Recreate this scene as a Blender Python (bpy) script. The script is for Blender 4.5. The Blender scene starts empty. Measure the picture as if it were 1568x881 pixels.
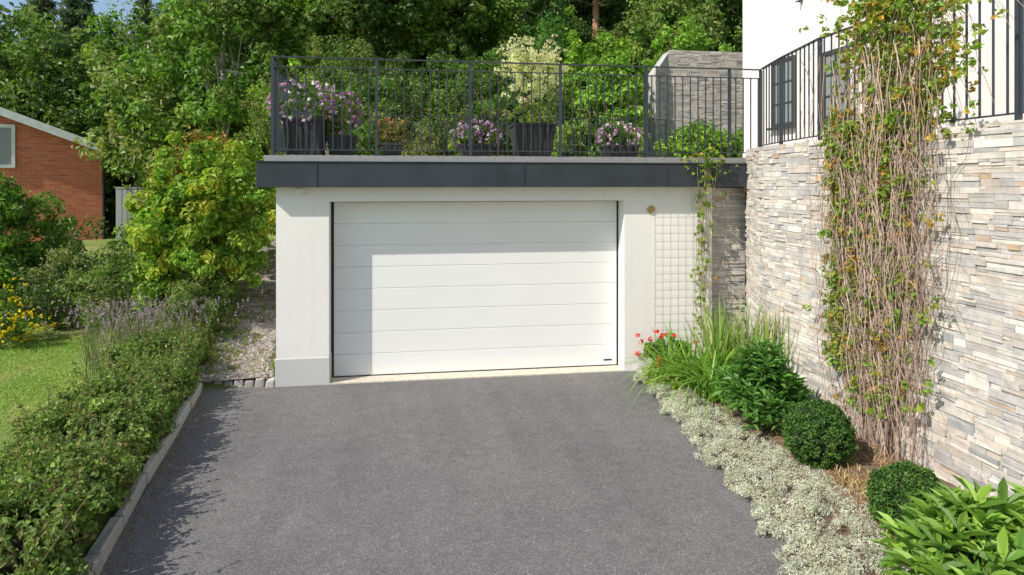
import bpy, math, numpy as np
from mathutils import Vector
rng=np.random.default_rng(7)
sc=bpy.context.scene
COL=sc.collection

# ---------------------------------------------------------------- mesh accumulator
class M:
    def __init__(s): s.v=[];s.f=[];s.c=[];s.n=0
    def add(s,V,F,mat=0,col=(1,1,1)):
        V=np.asarray(V,float).reshape(-1,3);F=np.asarray(F,int)
        c=np.asarray(col,float)
        if c.ndim==1:c=np.tile(c,(len(V),1))
        s.v.append(V);s.c.append(c);s.f.append((F+s.n,mat));s.n+=len(V)
    def box(s,x0,x1,y0,y1,z0,z1,mat=0,col=(1,1,1)):
        V=[(x0,y0,z0),(x1,y0,z0),(x1,y1,z0),(x0,y1,z0),(x0,y0,z1),(x1,y0,z1),(x1,y1,z1),(x0,y1,z1)]
        s.add(V,[(0,3,2,1),(4,5,6,7),(0,1,5,4),(1,2,6,5),(2,3,7,6),(3,0,4,7)],mat,col)
    def prism(s,V8,mat=0,col=(1,1,1)):
        s.add(V8,[(0,3,2,1),(4,5,6,7),(0,1,5,4),(1,2,6,5),(2,3,7,6),(3,0,4,7)],mat,col)
    def tube(s,P,R,k=6,mat=0,col=(1,1,1)):
        P=np.asarray(P,float);n=len(P);R=np.broadcast_to(np.asarray(R,float),(n,))
        T=np.gradient(P,axis=0);T/=np.linalg.norm(T,axis=1)[:,None]+1e-9
        ref=np.array([0.31,0.93,0.12]);
        if abs(T[0]@ref)>.9: ref=np.array([1.,0,0])
        U=np.cross(T,ref);U/=np.linalg.norm(U,axis=1)[:,None]+1e-9
        W=np.cross(T,U)
        a=np.arange(k)/k*2*np.pi
        V=P[:,None]+R[:,None,None]*(np.cos(a)[None,:,None]*U[:,None]+np.sin(a)[None,:,None]*W[:,None])
        F=[]
        for i in range(n-1):
            for j in range(k):
                F.append((i*k+j,i*k+(j+1)%k,(i+1)*k+(j+1)%k,(i+1)*k+j))
        s.add(V.reshape(-1,3),F,mat,col)
        s.add(V[-1],[list(range(k))],mat,col)
    def bar(s,p,q,w,h=None,mat=0,col=(1,1,1)):
        h=h or w;p=np.array(p,float);q=np.array(q,float);t=q-p;t/=np.linalg.norm(t)
        up=np.array([0,0,1.]) if abs(t[2])<.9 else np.array([1.,0,0])
        a=np.cross(t,up);a/=np.linalg.norm(a);b=np.cross(a,t)
        V=[]
        for o in (p,q):
            for sa,sb in((-1,-1),(1,-1),(1,1),(-1,1)):V.append(o+a*sa*w/2+b*sb*h/2)
        s.prism(V,mat,col)
    def build(s,name,mats,parent=None,smooth=False,bevel=0):
        me=bpy.data.meshes.new(name)
        V=np.concatenate(s.v);C=np.concatenate(s.c)
        li=np.concatenate([f.ravel() for f,_ in s.f])
        lt=np.concatenate([np.full(len(f),f.shape[1]) for f,_ in s.f])
        mi=np.concatenate([np.full(len(f),m) for f,m in s.f])
        ls=np.concatenate([[0],np.cumsum(lt)[:-1]])
        me.vertices.add(len(V));me.vertices.foreach_set('co',V.ravel())
        me.loops.add(len(li));me.loops.foreach_set('vertex_index',li.astype(np.int32))
        me.polygons.add(len(lt));me.polygons.foreach_set('loop_start',ls.astype(np.int32))
        me.polygons.foreach_set('material_index',mi.astype(np.int32))
        me.update(calc_edges=True)
        at=me.color_attributes.new('Col','FLOAT_COLOR','POINT')
        at.data.foreach_set('color',np.concatenate([C,np.ones((len(C),1))],1).ravel())
        for m in mats:me.materials.append(m)
        me.polygons.foreach_set('use_smooth',np.full(len(lt),bool(smooth)))
        me.validate();me.update()
        o=bpy.data.objects.new(name,me);COL.objects.link(o)
        if parent:o.parent=parent
        if bevel:
            b=o.modifiers.new('bevel','BEVEL');b.width=bevel;b.segments=2;b.limit_method='ANGLE'
        return o
def empty(name,loc=(0,0,0)):
    e=bpy.data.objects.new(name,None);COL.objects.link(e);e.empty_display_size=.2;return e

# ---------------------------------------------------------------- materials
def newmat(name):
    m=bpy.data.materials.new(name);m.use_nodes=True
    nt=m.node_tree;p=nt.nodes['Principled BSDF'];return m,nt,p
def N(nt,t,**k):
    n=nt.nodes.new(t)
    for a,b in k.items():
        if a in n.inputs:n.inputs[a].default_value=b
        else:setattr(n,a,b)
    return n
def coords(nt,kind='Object'):
    return nt.nodes.new('ShaderNodeTexCoord').outputs[kind]
def ramp(nt,fac,stops):
    r=nt.nodes.new('ShaderNodeValToRGB');cr=r.color_ramp
    while len(cr.elements)<len(stops):cr.elements.new(.5)
    for e,(p,c) in zip(cr.elements,stops):
        e.position=p;e.color=(*c,1) if len(c)==3 else c
    nt.links.new(fac,r.inputs[0]);return r.outputs[0]
def noise(nt,co,scale,detail=4,rough=.6):
    n=N(nt,'ShaderNodeTexNoise',Scale=scale,Detail=detail,Roughness=rough)
    nt.links.new(co,n.inputs['Vector']);return n.outputs['Fac']
def mix(nt,a,b,fac,mode='MIX'):
    m=nt.nodes.new('ShaderNodeMix');m.data_type='RGBA';m.blend_type=mode
    for s,v in ((0,fac),(6,a),(7,b)):
        if hasattr(v,'is_output'):nt.links.new(v,m.inputs[s])
        else:m.inputs[s].default_value=v if s==0 else (*v,1)
    return m.outputs[2]
def bump(nt,p,h,strength,dist):
    b=N(nt,'ShaderNodeBump',Strength=strength,Distance=dist)
    nt.links.new(h,b.inputs['Height']);nt.links.new(b.outputs[0],p.inputs['Normal'])
def plain(name,col,rough=.6,metal=0,var=.12,vs=6,bs=0,bscale=60):
    m,nt,p=newmat(name);co=coords(nt)
    f=noise(nt,co,vs,5)
    c=ramp(nt,f,[(.3,[x*(1-var) for x in col]),(.7,[min(1,x*(1+var)) for x in col])])
    nt.links.new(c,p.inputs['Base Color']);p.inputs['Roughness'].default_value=rough;p.inputs['Metallic'].default_value=metal
    if bs:bump(nt,p,noise(nt,co,bscale,4),bs,.01)
    return m
def leafmat(name,trans=.35,rough=.5,spec=.35):
    m,nt,p=newmat(name)
    a=N(nt,'ShaderNodeVertexColor');a.layer_name='Col'
    nt.links.new(a.outputs[0],p.inputs['Base Color'])
    p.inputs['Roughness'].default_value=rough;p.inputs['Specular IOR Level'].default_value=spec
    t=nt.nodes.new('ShaderNodeBsdfTranslucent')
    c=mix(nt,a.outputs[0],(1.2,1.4,.5),1.0,'MULTIPLY');nt.links.new(c,t.inputs[0])
    ms=N(nt,'ShaderNodeMixShader');ms.inputs[0].default_value=trans
    nt.links.new(p.outputs[0],ms.inputs[1]);nt.links.new(t.outputs[0],ms.inputs[2])
    nt.links.new(ms.outputs[0],nt.nodes['Material Output'].inputs[0]);return m
def vcol(name,rough=.8,nv=.25,ns=25,bs=.4,bscale=80):
    m,nt,p=newmat(name);co=coords(nt)
    a=N(nt,'ShaderNodeVertexColor');a.layer_name='Col'
    f=noise(nt,co,ns,6,.7)
    g=ramp(nt,f,[(.25,(1-nv,)*3),(.75,(1+nv,)*3)])
    nt.links.new(mix(nt,a.outputs[0],g,1.0,'MULTIPLY'),p.inputs['Base Color'])
    p.inputs['Roughness'].default_value=rough
    bump(nt,p,noise(nt,co,bscale,6,.7),bs,.008);return m

LEAF=leafmat('leaf');PETAL=leafmat('petal',.25,.6,.2);BARK=vcol('bark',.9,.35,12,.8,30)
STONE=vcol('ledge_stone',.85,.24,10,.7,38);PEBBLE=vcol('pebble',.85,.2,60)
def stucco(name,c):
    m,nt,p=newmat(name);co=coords(nt)
    f=noise(nt,co,1.6,6);g=noise(nt,co,14,4)
    k=mix(nt,ramp(nt,f,[(.3,[x*.95 for x in c]),(.7,c)]),ramp(nt,g,[(.3,(.97,.97,.97)),(.7,(1,1,1))]),1,'MULTIPLY')
    mp=nt.nodes.new('ShaderNodeMapping');mp.inputs['Scale'].default_value=(9,9,.5);nt.links.new(co,mp.inputs[0])
    st=noise(nt,mp.outputs[0],1,5)
    k=mix(nt,k,ramp(nt,st,[(.5,(1,1,1)),(.8,(.95,.94,.92))]),1,'MULTIPLY')
    nt.links.new(k,p.inputs['Base Color']);p.inputs['Roughness'].default_value=.9
    bump(nt,p,noise(nt,co,220,3),.2,.003);return m
WHITE=stucco('white_render',(.84,.82,.78));PLINTH=stucco('plinth_render',(.58,.58,.56))
HOUSEW=stucco('house_render',(.78,.75,.71))
DOORW=plain('door_white_steel',(.83,.83,.81),.42,0,.012,2)
SEAL=plain('black_rubber',(.012,.012,.012),.6)
FASC=plain('slate_metal',(.030,.037,.046),.42,.0,.25,3)
STRIP=plain('zinc_strip',(.32,.32,.32),.5,.3,.1)
RAIL=plain('railing_paint',(.035,.042,.055),.45,0,.1)
CONC=plain('concrete',(.62,.56,.46),.85,0,.2,20,.4,120)
GRANITE=vcol('granite',.85,.4,60,.8,50)
PLANT=plain('planter_dark_wood',(.03,.032,.036),.6,0,.3,8,.2)
SOIL=plain('soil',(.16,.11,.075),.95,0,.4,14,1,60)
WIRE=plain('cream_wire',(.72,.69,.6),.6)
BRASS=plain('brass',(.5,.36,.16),.35,.6)
GLASS,nt,p=newmat('window_glass');p.inputs['Base Color'].default_value=(.24,.27,.27,1);p.inputs['Roughness'].default_value=.08
WFR=plain('white_frame',(.75,.75,.74),.5);DFR=plain('dark_frame',(.05,.055,.05),.5)
ROOFM=plain('roof_tile',(.06,.055,.055),.8,0,.25,8)
PAVE=plain('terrace_paving',(.38,.33,.28),.9,0,.2,5)

# asphalt
ASP,nt,p=newmat('asphalt');co=coords(nt)
v=N(nt,'ShaderNodeTexVoronoi',Scale=130.0);nt.links.new(co,v.inputs['Vector'])
sp=nt.nodes.new('ShaderNodeSeparateColor');nt.links.new(v.outputs['Color'],sp.inputs[0])
base=ramp(nt,sp.outputs[0],[(.0,(.105,.101,.103)),(.5,(.138,.133,.135)),(.85,(.172,.167,.167)),(.98,(.26,.25,.245))])
big=noise(nt,co,.5,6,.65);med=noise(nt,co,7,6,.75)
c=mix(nt,base,ramp(nt,big,[(.3,(.84,.84,.86)),(.7,(1.16,1.14,1.12))]),1,'MULTIPLY')
c=mix(nt,c,ramp(nt,med,[(.3,(.86,.86,.86)),(.7,(1.14,1.14,1.14))]),1,'MULTIPLY')
mp=nt.nodes.new('ShaderNodeMapping');mp.inputs['Scale'].default_value=(2.6,.22,1);nt.links.new(co,mp.inputs[0])
c=mix(nt,c,ramp(nt,noise(nt,mp.outputs[0],1,3),[(.38,(.94,.94,.94)),(.62,(1.06,1.06,1.06))]),1,'MULTIPLY')
nt.links.new(c,p.inputs['Base Color']);p.inputs['Roughness'].default_value=.9
bump(nt,p,v.outputs['Distance'],.45,.004)
# ground / lawn
GR,nt,p=newmat('grass_ground');co=coords(nt)
c=ramp(nt,noise(nt,co,1.1,6,.65),[(.3,(.13,.22,.03)),(.5,(.19,.26,.05)),(.68,(.32,.30,.10))])
c=mix(nt,c,ramp(nt,noise(nt,co,40,4),[(.3,(.6,.6,.6)),(.7,(1.3,1.3,1.3))]),1,'MULTIPLY')
nt.links.new(c,p.inputs['Base Color']);p.inputs['Roughness'].default_value=.95;bump(nt,p,noise(nt,co,60,4),.8,.02)
# gravel
GV,nt,p=newmat('gravel');co=coords(nt)
v=N(nt,'ShaderNodeTexVoronoi',Scale=38.0);nt.links.new(co,v.inputs['Vector'])
sp=nt.nodes.new('ShaderNodeSeparateColor');nt.links.new(v.outputs['Color'],sp.inputs[0])
c=ramp(nt,sp.outputs[0],[(0,(.18,.145,.12)),(.5,(.30,.26,.23)),(1,(.48,.43,.38))])
c=mix(nt,c,(.22,.20,.08),ramp(nt,noise(nt,co,2.2,5),[(.5,(0,0,0)),(.62,(.8,.8,.8))]))
nt.links.new(c,p.inputs['Base Color']);p.inputs['Roughness'].default_value=.9;bump(nt,p,v.outputs['Distance'],1,.02)
# brick
BR,nt,p=newmat('red_brick');co=coords(nt)
s=nt.nodes.new('ShaderNodeSeparateXYZ');nt.links.new(co,s.inputs[0])
ad=N(nt,'ShaderNodeMath',operation='ADD');nt.links.new(s.outputs[0],ad.inputs[0]);nt.links.new(s.outputs[1],ad.inputs[1])
cb=nt.nodes.new('ShaderNodeCombineXYZ');nt.links.new(ad.outputs[0],cb.inputs[0]);nt.links.new(s.outputs[2],cb.inputs[1])
b=N(nt,'ShaderNodeTexBrick',Scale=1.0);b.inputs['Brick Width'].default_value=.25;b.inputs['Row Height'].default_value=.075
b.inputs['Mortar Size'].default_value=.008;b.inputs['Color1'].default_value=(.72,.19,.085,1);b.inputs['Color2'].default_value=(.52,.12,.055,1)
b.inputs['Mortar'].default_value=(.5,.30,.22,1);nt.links.new(cb.outputs[0],b.inputs['Vector'])
nt.links.new(b.outputs['Color'],p.inputs['Base Color']);p.inputs['Roughness'].default_value=.9

# ---------------------------------------------------------------- foliage
def nrm(a):return a/(np.linalg.norm(a,axis=1)[:,None]+1e-9)
def put_leaves(m,P,A,Nn,L,W,col,mat=0,rich=False,fold=.25):
    n=len(P);A=nrm(A);Nn=nrm(Nn-A*(A*Nn).sum(1)[:,None]);S=np.cross(A,Nn)
    L=np.broadcast_to(L,(n,))[:,None];W=np.broadcast_to(W,(n,))[:,None]
    idx=np.arange(n)[:,None]
    if not rich:
        V=np.stack([P-A*L*.5,P+S*W*.5+Nn*W*fold-A*L*.08,P+A*L*.5-Nn*L*.08,P-S*W*.5+Nn*W*fold-A*L*.08],1)
        F=np.concatenate([idx*4+np.array([[0,1,2]]),idx*4+np.array([[0,2,3]])]);k=4
    else:
        V=np.stack([P-A*L*.5,P-A*L*.22+S*W*.45+Nn*W*fold,P+A*L*.15+S*W*.42+Nn*W*fold*.8,P+A*L*.5-Nn*L*.14,
                    P+A*L*.15-S*W*.42+Nn*W*fold*.8,P-A*L*.22-S*W*.45+Nn*W*fold],1)
        F=np.concatenate([idx*6+np.array([[0,1,2,3]]),idx*6+np.array([[0,3,4,5]])]);k=6
    m.add(V.reshape(-1,3),F,mat,np.repeat(np.clip(col,0,.9),k,0))
def foliage(m,C,R,nper,L,W,pal,mat=0,up=.5,rich=False,jit=.25,asp=(1,1,.8),droop=.3,inner=.45,spread=.5):
    C=np.asarray(C,float);n=len(C);R=np.broadcast_to(R,(n,));pal=np.asarray(pal,float)
    Cc=np.repeat(C,nper,0);Rr=np.repeat(R,nper);d=nrm(rng.normal(size=(n*nper,3)))
    rr=Rr*(inner+(1-inner)*rng.random(n*nper))
    P=Cc+d*rr[:,None]*np.array(asp)
    Nn=nrm(d+np.array([0,0,up])+spread*rng.normal(size=d.shape))
    A=np.cross(Nn,rng.normal(size=d.shape));A=nrm(A);A[:,2]-=droop;A+=d*.4
    w=rng.random((n,1));i=rng.integers(len(pal),size=n);j=rng.integers(len(pal),size=n)
    cc=pal[i]*w+pal[j]*(1-w);cc=cc*(.82+.36*rng.random((n,1)))
    col=np.repeat(cc,nper,0)*(1-jit+2*jit*rng.random((n*nper,1)))
    q=rng.random(n*nper)<.2;col[q]=pal[rng.integers(len(pal),size=q.sum())]
    sz=.65+.7*rng.random(n*nper)
    put_leaves(m,P,A,Nn,L*sz,W*sz,col,mat,rich)
def crown(n,c,r,inner=.35,lump=.25):
    d=nrm(rng.normal(size=(n,3)));ph=rng.random(6)*6.3
    k=1+lump*(np.sin(d[:,0]*4+ph[0])*np.sin(d[:,1]*4+ph[1])+.7*np.sin(d[:,2]*6+ph[2]+d[:,0]*3))
    rr=(inner+(1-inner)*rng.random(n)**.6)*k
    return np.array(c)+d*rr[:,None]*np.array(r)
def shrub(name,c,r,ncl,nper,L,W,pal,rad=.18,stems=True,extra=None,rich=False,**k):
    m=M();C=crown(ncl,c,r)
    C[:,2]=np.maximum(C[:,2],c[2]-r[2]*.95)
    foliage(m,C,rad*(.6+.8*rng.random(ncl)),nper,L,W,pal,rich=rich,**k)
    if stems:
        z0=c[2]-r[2]
        for i in range(14):
            e=C[rng.integers(ncl)];b=np.array([c[0]+rng.normal()*.1*r[0],c[1]+rng.normal()*.1*r[1],z0-.1])
            t=np.linspace(0,1,6)[:,None];P=b*(1-t)+e*t+np.sin(t*3.1)*rng.normal(size=3)*.06
            m.tube(P,np.linspace(.02,.006,6)*max(.5,min(r[2],2)),5,1,(.16,.11,.075))
    if extra:extra(m,C)
    return m.build(name,[LEAF,BARK,PETAL])
def g(*a):return [tuple(x*1.75 for x in c) for c in a]
G_MID=g((.075,.135,.022),(.055,.105,.02),(.10,.165,.03))
G_DARK=g((.028,.058,.016),(.038,.075,.02),(.05,.09,.022))
G_YEL=g((.17,.25,.028),(.13,.21,.025),(.24,.27,.03),(.10,.18,.02))
G_LIME=g((.14,.24,.03),(.11,.20,.025),(.17,.26,.04))
G_OLIVE=g((.11,.135,.038),(.08,.11,.03),(.15,.155,.05))
G_BLUE=g((.075,.11,.065),(.095,.125,.07),(.06,.09,.05))
def deciduous(name,h,r,ncl,nper,L,pal,loc,trunk=(.12,.09,.065),low=.15,rad=.45,tr=.12):
    m=M();z=h*(low+(1-low)/2)
    C=crown(ncl,(0,0,z),(r,r,h*(1-low)/2),.3,.28)
    foliage(m,C,rad*(.5+rng.random(ncl)),nper,L,L*.62,pal)
    t=np.linspace(0,1,8)[:,None];b=rng.normal(size=3)*.25;b[2]=0
    T=np.array([0,0,-.5])*(1-t)+np.array([0,0,h*.9])*t+np.sin(t*3.14)*b
    m.tube(T,np.linspace(tr,tr*.2,8),8,1,trunk)
    for i in range(16):
        s=T[rng.integers(2,7)];e=C[rng.integers(ncl)];u=np.linspace(0,1,6)[:,None]
        P=s*(1-u)+e*u;P[:,2]-=(np.sin(u[:,0]*3.14))*.1*r
        m.tube(P,np.linspace(tr*.4,tr*.08,6),5,1,trunk)
    o=m.build(name,[LEAF,BARK]);o.location=loc;return o
def conifer(name,h,r,loc,pal,dens=1.0,trunk=(.18,.10,.06),low=.12,needle=.3,open_=False,tr=.18):
    m=M();C=[];R=[]
    T=np.array([[0,0,-.5],[0,0,h*.5],[0,0,h]]);m.tube(T,[tr,tr*.6,.02],7,1,trunk)
    z=h*low
    while z<h*.98:
        f=1-(z-h*low)/(h*(1-low));rr=r*(f**.8 if not open_ else (.35+.65*math.sin(min(1,f*1.3)*2.6)))*(.75+.4*rng.random())
        nb=int((6 if not open_ else 4)*dens)+1;a0=rng.random()*6.3
        for b in range(nb):
            a=a0+b/nb*6.3+rng.normal()*.25;l=rr*(.75+.4*rng.random())
            e=np.array([math.cos(a)*l,math.sin(a)*l,z-l*(.25 if not open_ else -.15)])
            s=np.array([0,0,z]);u=np.linspace(0,1,4)[:,None]
            m.tube(s*(1-u)+e*u,np.linspace(.035,.008,4),4,1,trunk)
            for q in np.arange(.3,1.01,.34/max(l,.5)):
                C.append(s*(1-q)+e*q);R.append(.22+.22*rng.random())
        z+=h*.035*(.7+.6*rng.random())
    foliage(m,C,R,24,needle,needle*.18,pal,asp=(1,1,.7),droop=.5,spread=.8)
    o=m.build(name,[LEAF,BARK]);o.location=loc;return o
def inst(o,name,loc,s,rot,parent=None):
    n=bpy.data.objects.new(name,o.data);COL.objects.link(n);n.location=loc;n.scale=(s[0],s[0],s[1]) if isinstance(s,tuple) else (s,s,s);n.rotation_euler[2]=rot
    if parent:n.parent=parent
    return n

# ---------------------------------------------------------------- terrain
def kx(Y):return -1.87-.117*(Y-4.57)
def sst(a,b,x):
    t=np.clip((x-a)/(b-a),0,1);return t*t*(3-2*t)
def H(X,Y):
    X=np.asarray(X,float);Y=np.asarray(Y,float)
    low=.08+.05*np.clip(Y-13,0,60)
    hl=.05+.27*np.clip(Y-8.7,0,40)
    hillL=low+(np.maximum(hl,low)-low)*sst(-4.6,-2.6,X)
    hr=2.72+.27*np.clip(Y-13.6,0,26)
    far=low+(hr-low)*sst(-6.5,-1.5,X)
    base=np.where(Y>13.5,np.maximum(far,hillL),np.where(X<-1.56,hillL,-.04))
    left=sst(0,-.35,X-kx(Y))
    z=np.where(Y<8.6,-.04+left*(.12+.0*X),base)
    return z
xs=np.unique(np.concatenate([np.linspace(-300,-30,14),np.linspace(-30,-8,23),np.linspace(-8,6,90),np.linspace(6,30,25),np.linspace(30,300,14)]))
ys=np.unique(np.concatenate([np.linspace(-300,-10,14),np.linspace(-10,2,13),np.linspace(2,20,110),np.linspace(20,60,41),np.linspace(60,400,14)]))
XX,YY=np.meshgrid(xs,ys);ZZ=H(XX,YY)+np.where((XX<-3.2)|(YY>15),.03*np.sin(XX*2.1)*np.sin(YY*1.7),0)
m=M();nx=len(xs);i,j=np.meshgrid(np.arange(nx-1),np.arange(len(ys)-1));a=(j*nx+i).ravel()
m.add(np.stack([XX,YY,ZZ],-1).reshape(-1,3),np.stack([a,a+1,a+nx+1,a+nx],1))
m.build('ground',[GR],smooth=True)

EDGE=[(2.0,-12),(2.1,2.0),(2.38,3.9),(2.50,4.4),(2.61,4.94),(2.66,5.6),(2.72,6.33),(2.80,7.1),(2.86,7.8),(2.93,8.44)]
def ex(Y):return np.interp(Y,[e[1] for e in EDGE],[e[0] for e in EDGE])
m=M()
Ys=np.concatenate([np.linspace(-12,2,8),np.linspace(2.4,8.5,30)]);V=[];F=[]
for k,y in enumerate(Ys):V+=[(kx(y)+.0,y,.004),(float(ex(y))+.05,y,.004)]
for k in range(len(Ys)-1):F.append((2*k,2*k+1,2*k+3,2*k+2))
m.add(V,F);m.build('asphalt_driveway',[ASP])
m=M();n=560;y=3+5.4*rng.random(n);x=np.where(rng.random(n)<.8,kx(y)+.03+.25*rng.random(n)**2.5,-1.9+4.4*rng.random(n));q=(x>-1.5)&(rng.random(n)<.5)
x=x[~q];y=y[~q];n=len(x);A=rng.normal(size=(n,3));A[:,2]*=.15;Nn=np.array([0,0,1.])+rng.normal(size=(n,3))*.25
put_leaves(m,np.stack([x,y,np.full(n,.014)],1),A,Nn,.022,.014,np.array([(.40,.20,.06),(.28,.14,.06),(.42,.30,.10)])[rng.integers(3,size=n)]);m.build('fallen_leaves',[LEAF])

# ---------------------------------------------------------------- garage
ga=empty('garage')
m=M()
m.box(-1.5,-.89,8.45,8.75,.33,2.40);m.box(-.89,2.80,8.452,8.75,2.20,2.40);m.box(2.80,4.0,8.45,8.75,-.1,2.40)
m.box(-1.5,-1.3,8.752,13.6,-.1,2.4);m.box(-1.3,4.6,13.4,13.6,-.1,2.4)
m.build('walls',[WHITE],ga)
m=M();m.box(-1.508,-.882,8.442,8.75,-.1,.33);m.build('plinth',[PLINTH],ga,bevel=.004)
m=M();m.box(-1.55,4.5,8.31,13.7,2.402,2.672);m.build('roof_slab',[WHITE],ga)
m=M();m.box(-1.69,4.44,8.27,8.308,2.375,2.672)
for x in (-1.02,1.45,3.3):m.box(x,x+.014,8.260,8.272,2.377,2.674)
m.box(-1.69,-1.655,8.31,13.7,2.375,2.672)
m.box(-1.70,4.44,8.255,8.33,2.672,2.682)
m.build('fascia',[FASC],ga,bevel=.003)
m=M();m.box(-1.62,4.50,8.335,13.7,2.684,2.752);m.build('edge_trim',[STRIP],ga)
m=M();m.box(-.9,2.81,8.44,8.72,-.05,.018);m.build('threshold',[CONC],ga)
m=M();m.box(-.888,-.862,8.69,8.73,.018,2.198);m.box(2.782,2.798,8.69,8.73,.018,2.198);m.box(-.86,2.78,8.692,8.73,.018,.024);m.box(-.86,2.78,8.70,8.74,2.190,2.198)
m.build('door_seal',[SEAL],ga)
m=M();ph=(2.19-.026)/8
for k in range(8):m.box(-.858,2.780,8.70,8.732,.026+k*ph+.0016,.026+(k+1)*ph-.0016)
m.box(-.858,2.780,8.709,8.74,.026,2.185);m.build('sectional_door',[DOORW],ga,bevel=.005)
m=M();m.box(2.60,2.71,8.695,8.70,.085,.105);m.build('maker_label',[SEAL],ga)
m=M();m.box(-1.28,-1.18,8.40,8.45,2.29,2.36);m.box(.98,1.0,8.41,8.452,2.31,2.36);m.build('wall_fitting',[WHITE],ga,bevel=.01)
m=M();a=np.linspace(0,2*np.pi,17);m.tube(np.stack([3.16+.045*np.cos(a),8.44+0*a,2.08+.045*np.sin(a)],1),.009,6)
m.tube([(3.16,8.455,2.08),(3.16,8.438,2.08)],[.04,.038],16);m.build('wall_vent',[BRASS],ga)
m=M()
for x in np.arange(3.18,3.93,.105):m.bar((x,8.43,.42),(x,8.43,2.36),.0022)
for z in np.arange(.45,2.36,.105):m.bar((3.16,8.427,z),(3.93,8.427,z),.0022)
m.build('wire_trellis',[WIRE],ga)

m=M();m.box(-1.58,4.6,8.45,13.68,2.752,2.762);m.box(4.44,5.6,-3,8.45,2.3,2.763);m.box(4.60,9.0,8.45,14.6,2.3,2.764)
m.build('terrace_floor',[PAVE])

# ---------------------------------------------------------------- stone wall
PAL=np.array([(.59,.545,.48),(.53,.49,.445),(.63,.585,.52),(.49,.46,.43),(.58,.51,.43),(.56,.495,.44),(.67,.63,.575),(.43,.415,.395),(.55,.48,.40),(.61,.56,.49),(.47,.45,.43),(.53,.49,.45)])
def ledge(m,pts,z0,z1,hmin=.026,hmax=.062,lmin=.09,lmax=.38,dep=.017,gain=1.0,odd=.05):
    pts=np.array(pts,float);seg=np.diff(pts,axis=0);sl=np.linalg.norm(seg,axis=1);cs=np.concatenate([[0],np.cumsum(sl)])
    def at(s,off):
        k=min(len(sl)-1,max(0,int(np.searchsorted(cs,s,side='right')-1)));t=seg[k]/sl[k]
        p=pts[k]+t*(s-cs[k]);n=np.array([-t[1],t[0]]);return p+n*off
    def panel(sa,sb,z0,z1):
        z=z0
        while z<z1-.001:
            h=hmin+(hmax-hmin)*rng.random()**1.1
            if z1-(z+h)<hmin:h=z1-z
            s=sa-rng.random()*lmax*.5
            while s<sb:
                l=lmin+(lmax-lmin)*rng.random()**1.4;a=max(s,sa);b=min(s+l,sb)
                if b-a>.015:
                    parts=[(z,z+h)]
                    if h>.045 and rng.random()<.4:
                        q_=.35+.3*rng.random();parts=[(z,z+h*q_),(z+h*q_,z+h)]
                    for (u,v) in parts:
                        o=dep*rng.random()**1.3;c=PAL[rng.integers(len(PAL))]*(.86+.24*rng.random())*gain
                        if rng.random()<odd:c=np.array([(.50,.36,.23),(.52,.41,.31),(.34,.345,.34),(.38,.37,.35)][rng.integers(4)])
                        g_=.0006;j=lambda:rng.normal()*.0025
                        A=at(a+g_,0);B=at(b-g_,0);C=at(a+g_+.001,o+.004+j());D=at(b-g_-.001,o+.004+j())
                        C2=at(a+g_+.001,o+.004+j());D2=at(b-g_-.001,o+.004+j())
                        V=[(*C,u+g_+abs(j())*.4),(*D,u+g_+abs(j())*.4),(*B,u+g_),(*A,u+g_),(*C2,v-g_-abs(j())*.4),(*D2,v-g_-abs(j())*.4),(*B,v-g_),(*A,v-g_)]
                        m.prism(V,0,c)
                s+=l
            z+=h
    z=z0
    while z<z1-.001:
        H_=.15 if z1-z>.22 else z1-z
        s=-rng.random()*.5
        while s<cs[-1]:
            L_=.45+.3*rng.random();a=max(0,s);b=min(cs[-1],s+L_)
            if b>a:panel(a,b,z,z+H_)
            s+=L_
        z+=H_
WP=[(4.17,-3),(4.17,3),(4.17,7.25),(4.21,7.6),(4.44,8.36)]
m=M();ledge(m,WP,-.05,2.86)
ledge(m,[(4.52,8.56),(4.0,8.56)],-.05,2.36)
bk=np.array(WP);V=[];F=[]
for (x,y) in bk:V+=[(x+.004,y,-.1),(x+.004,y,2.845),(x+.30,y,2.845),(x+.30,y,-.1)]
for k in range(len(bk)-1):
    q=4*k
    F+=[(q,q+4,q+5,q+1),(q+1,q+5,q+6,q+2),(q+2,q+6,q+7,q+3)]
m.add(V,F,0,(.30,.27,.24));m.box(4.0,4.9,8.60,8.9,-.1,2.38,0,(.2,.19,.18))
m.build('stacked_stone_wall',[STONE])
m=M();ledge(m,[(9.0,14.3),(6.0,14.3),(5.75,14.3)],2.6,5.35,.04,.08,.12,.4,.012,.84,.0)
m.box(5.76,9.0,14.304,14.7,2.6,5.33,0,(.35,.34,.32))
ledge(m,[(5.75,14.28),(5.35,14.05)],2.6,4.95,.04,.08,.12,.3,.012,.9,.0)
m.prism([(5.36,14.08,2.6),(5.76,14.3,2.6),(5.76,14.7,2.6),(5.36,14.6,2.6),(5.36,14.08,4.8),(5.76,14.3,5.3),(5.76,14.7,5.3),(5.36,14.6,4.8)],0,(.46,.45,.43))
m.build('garden_retaining_wall',[STONE])

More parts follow.
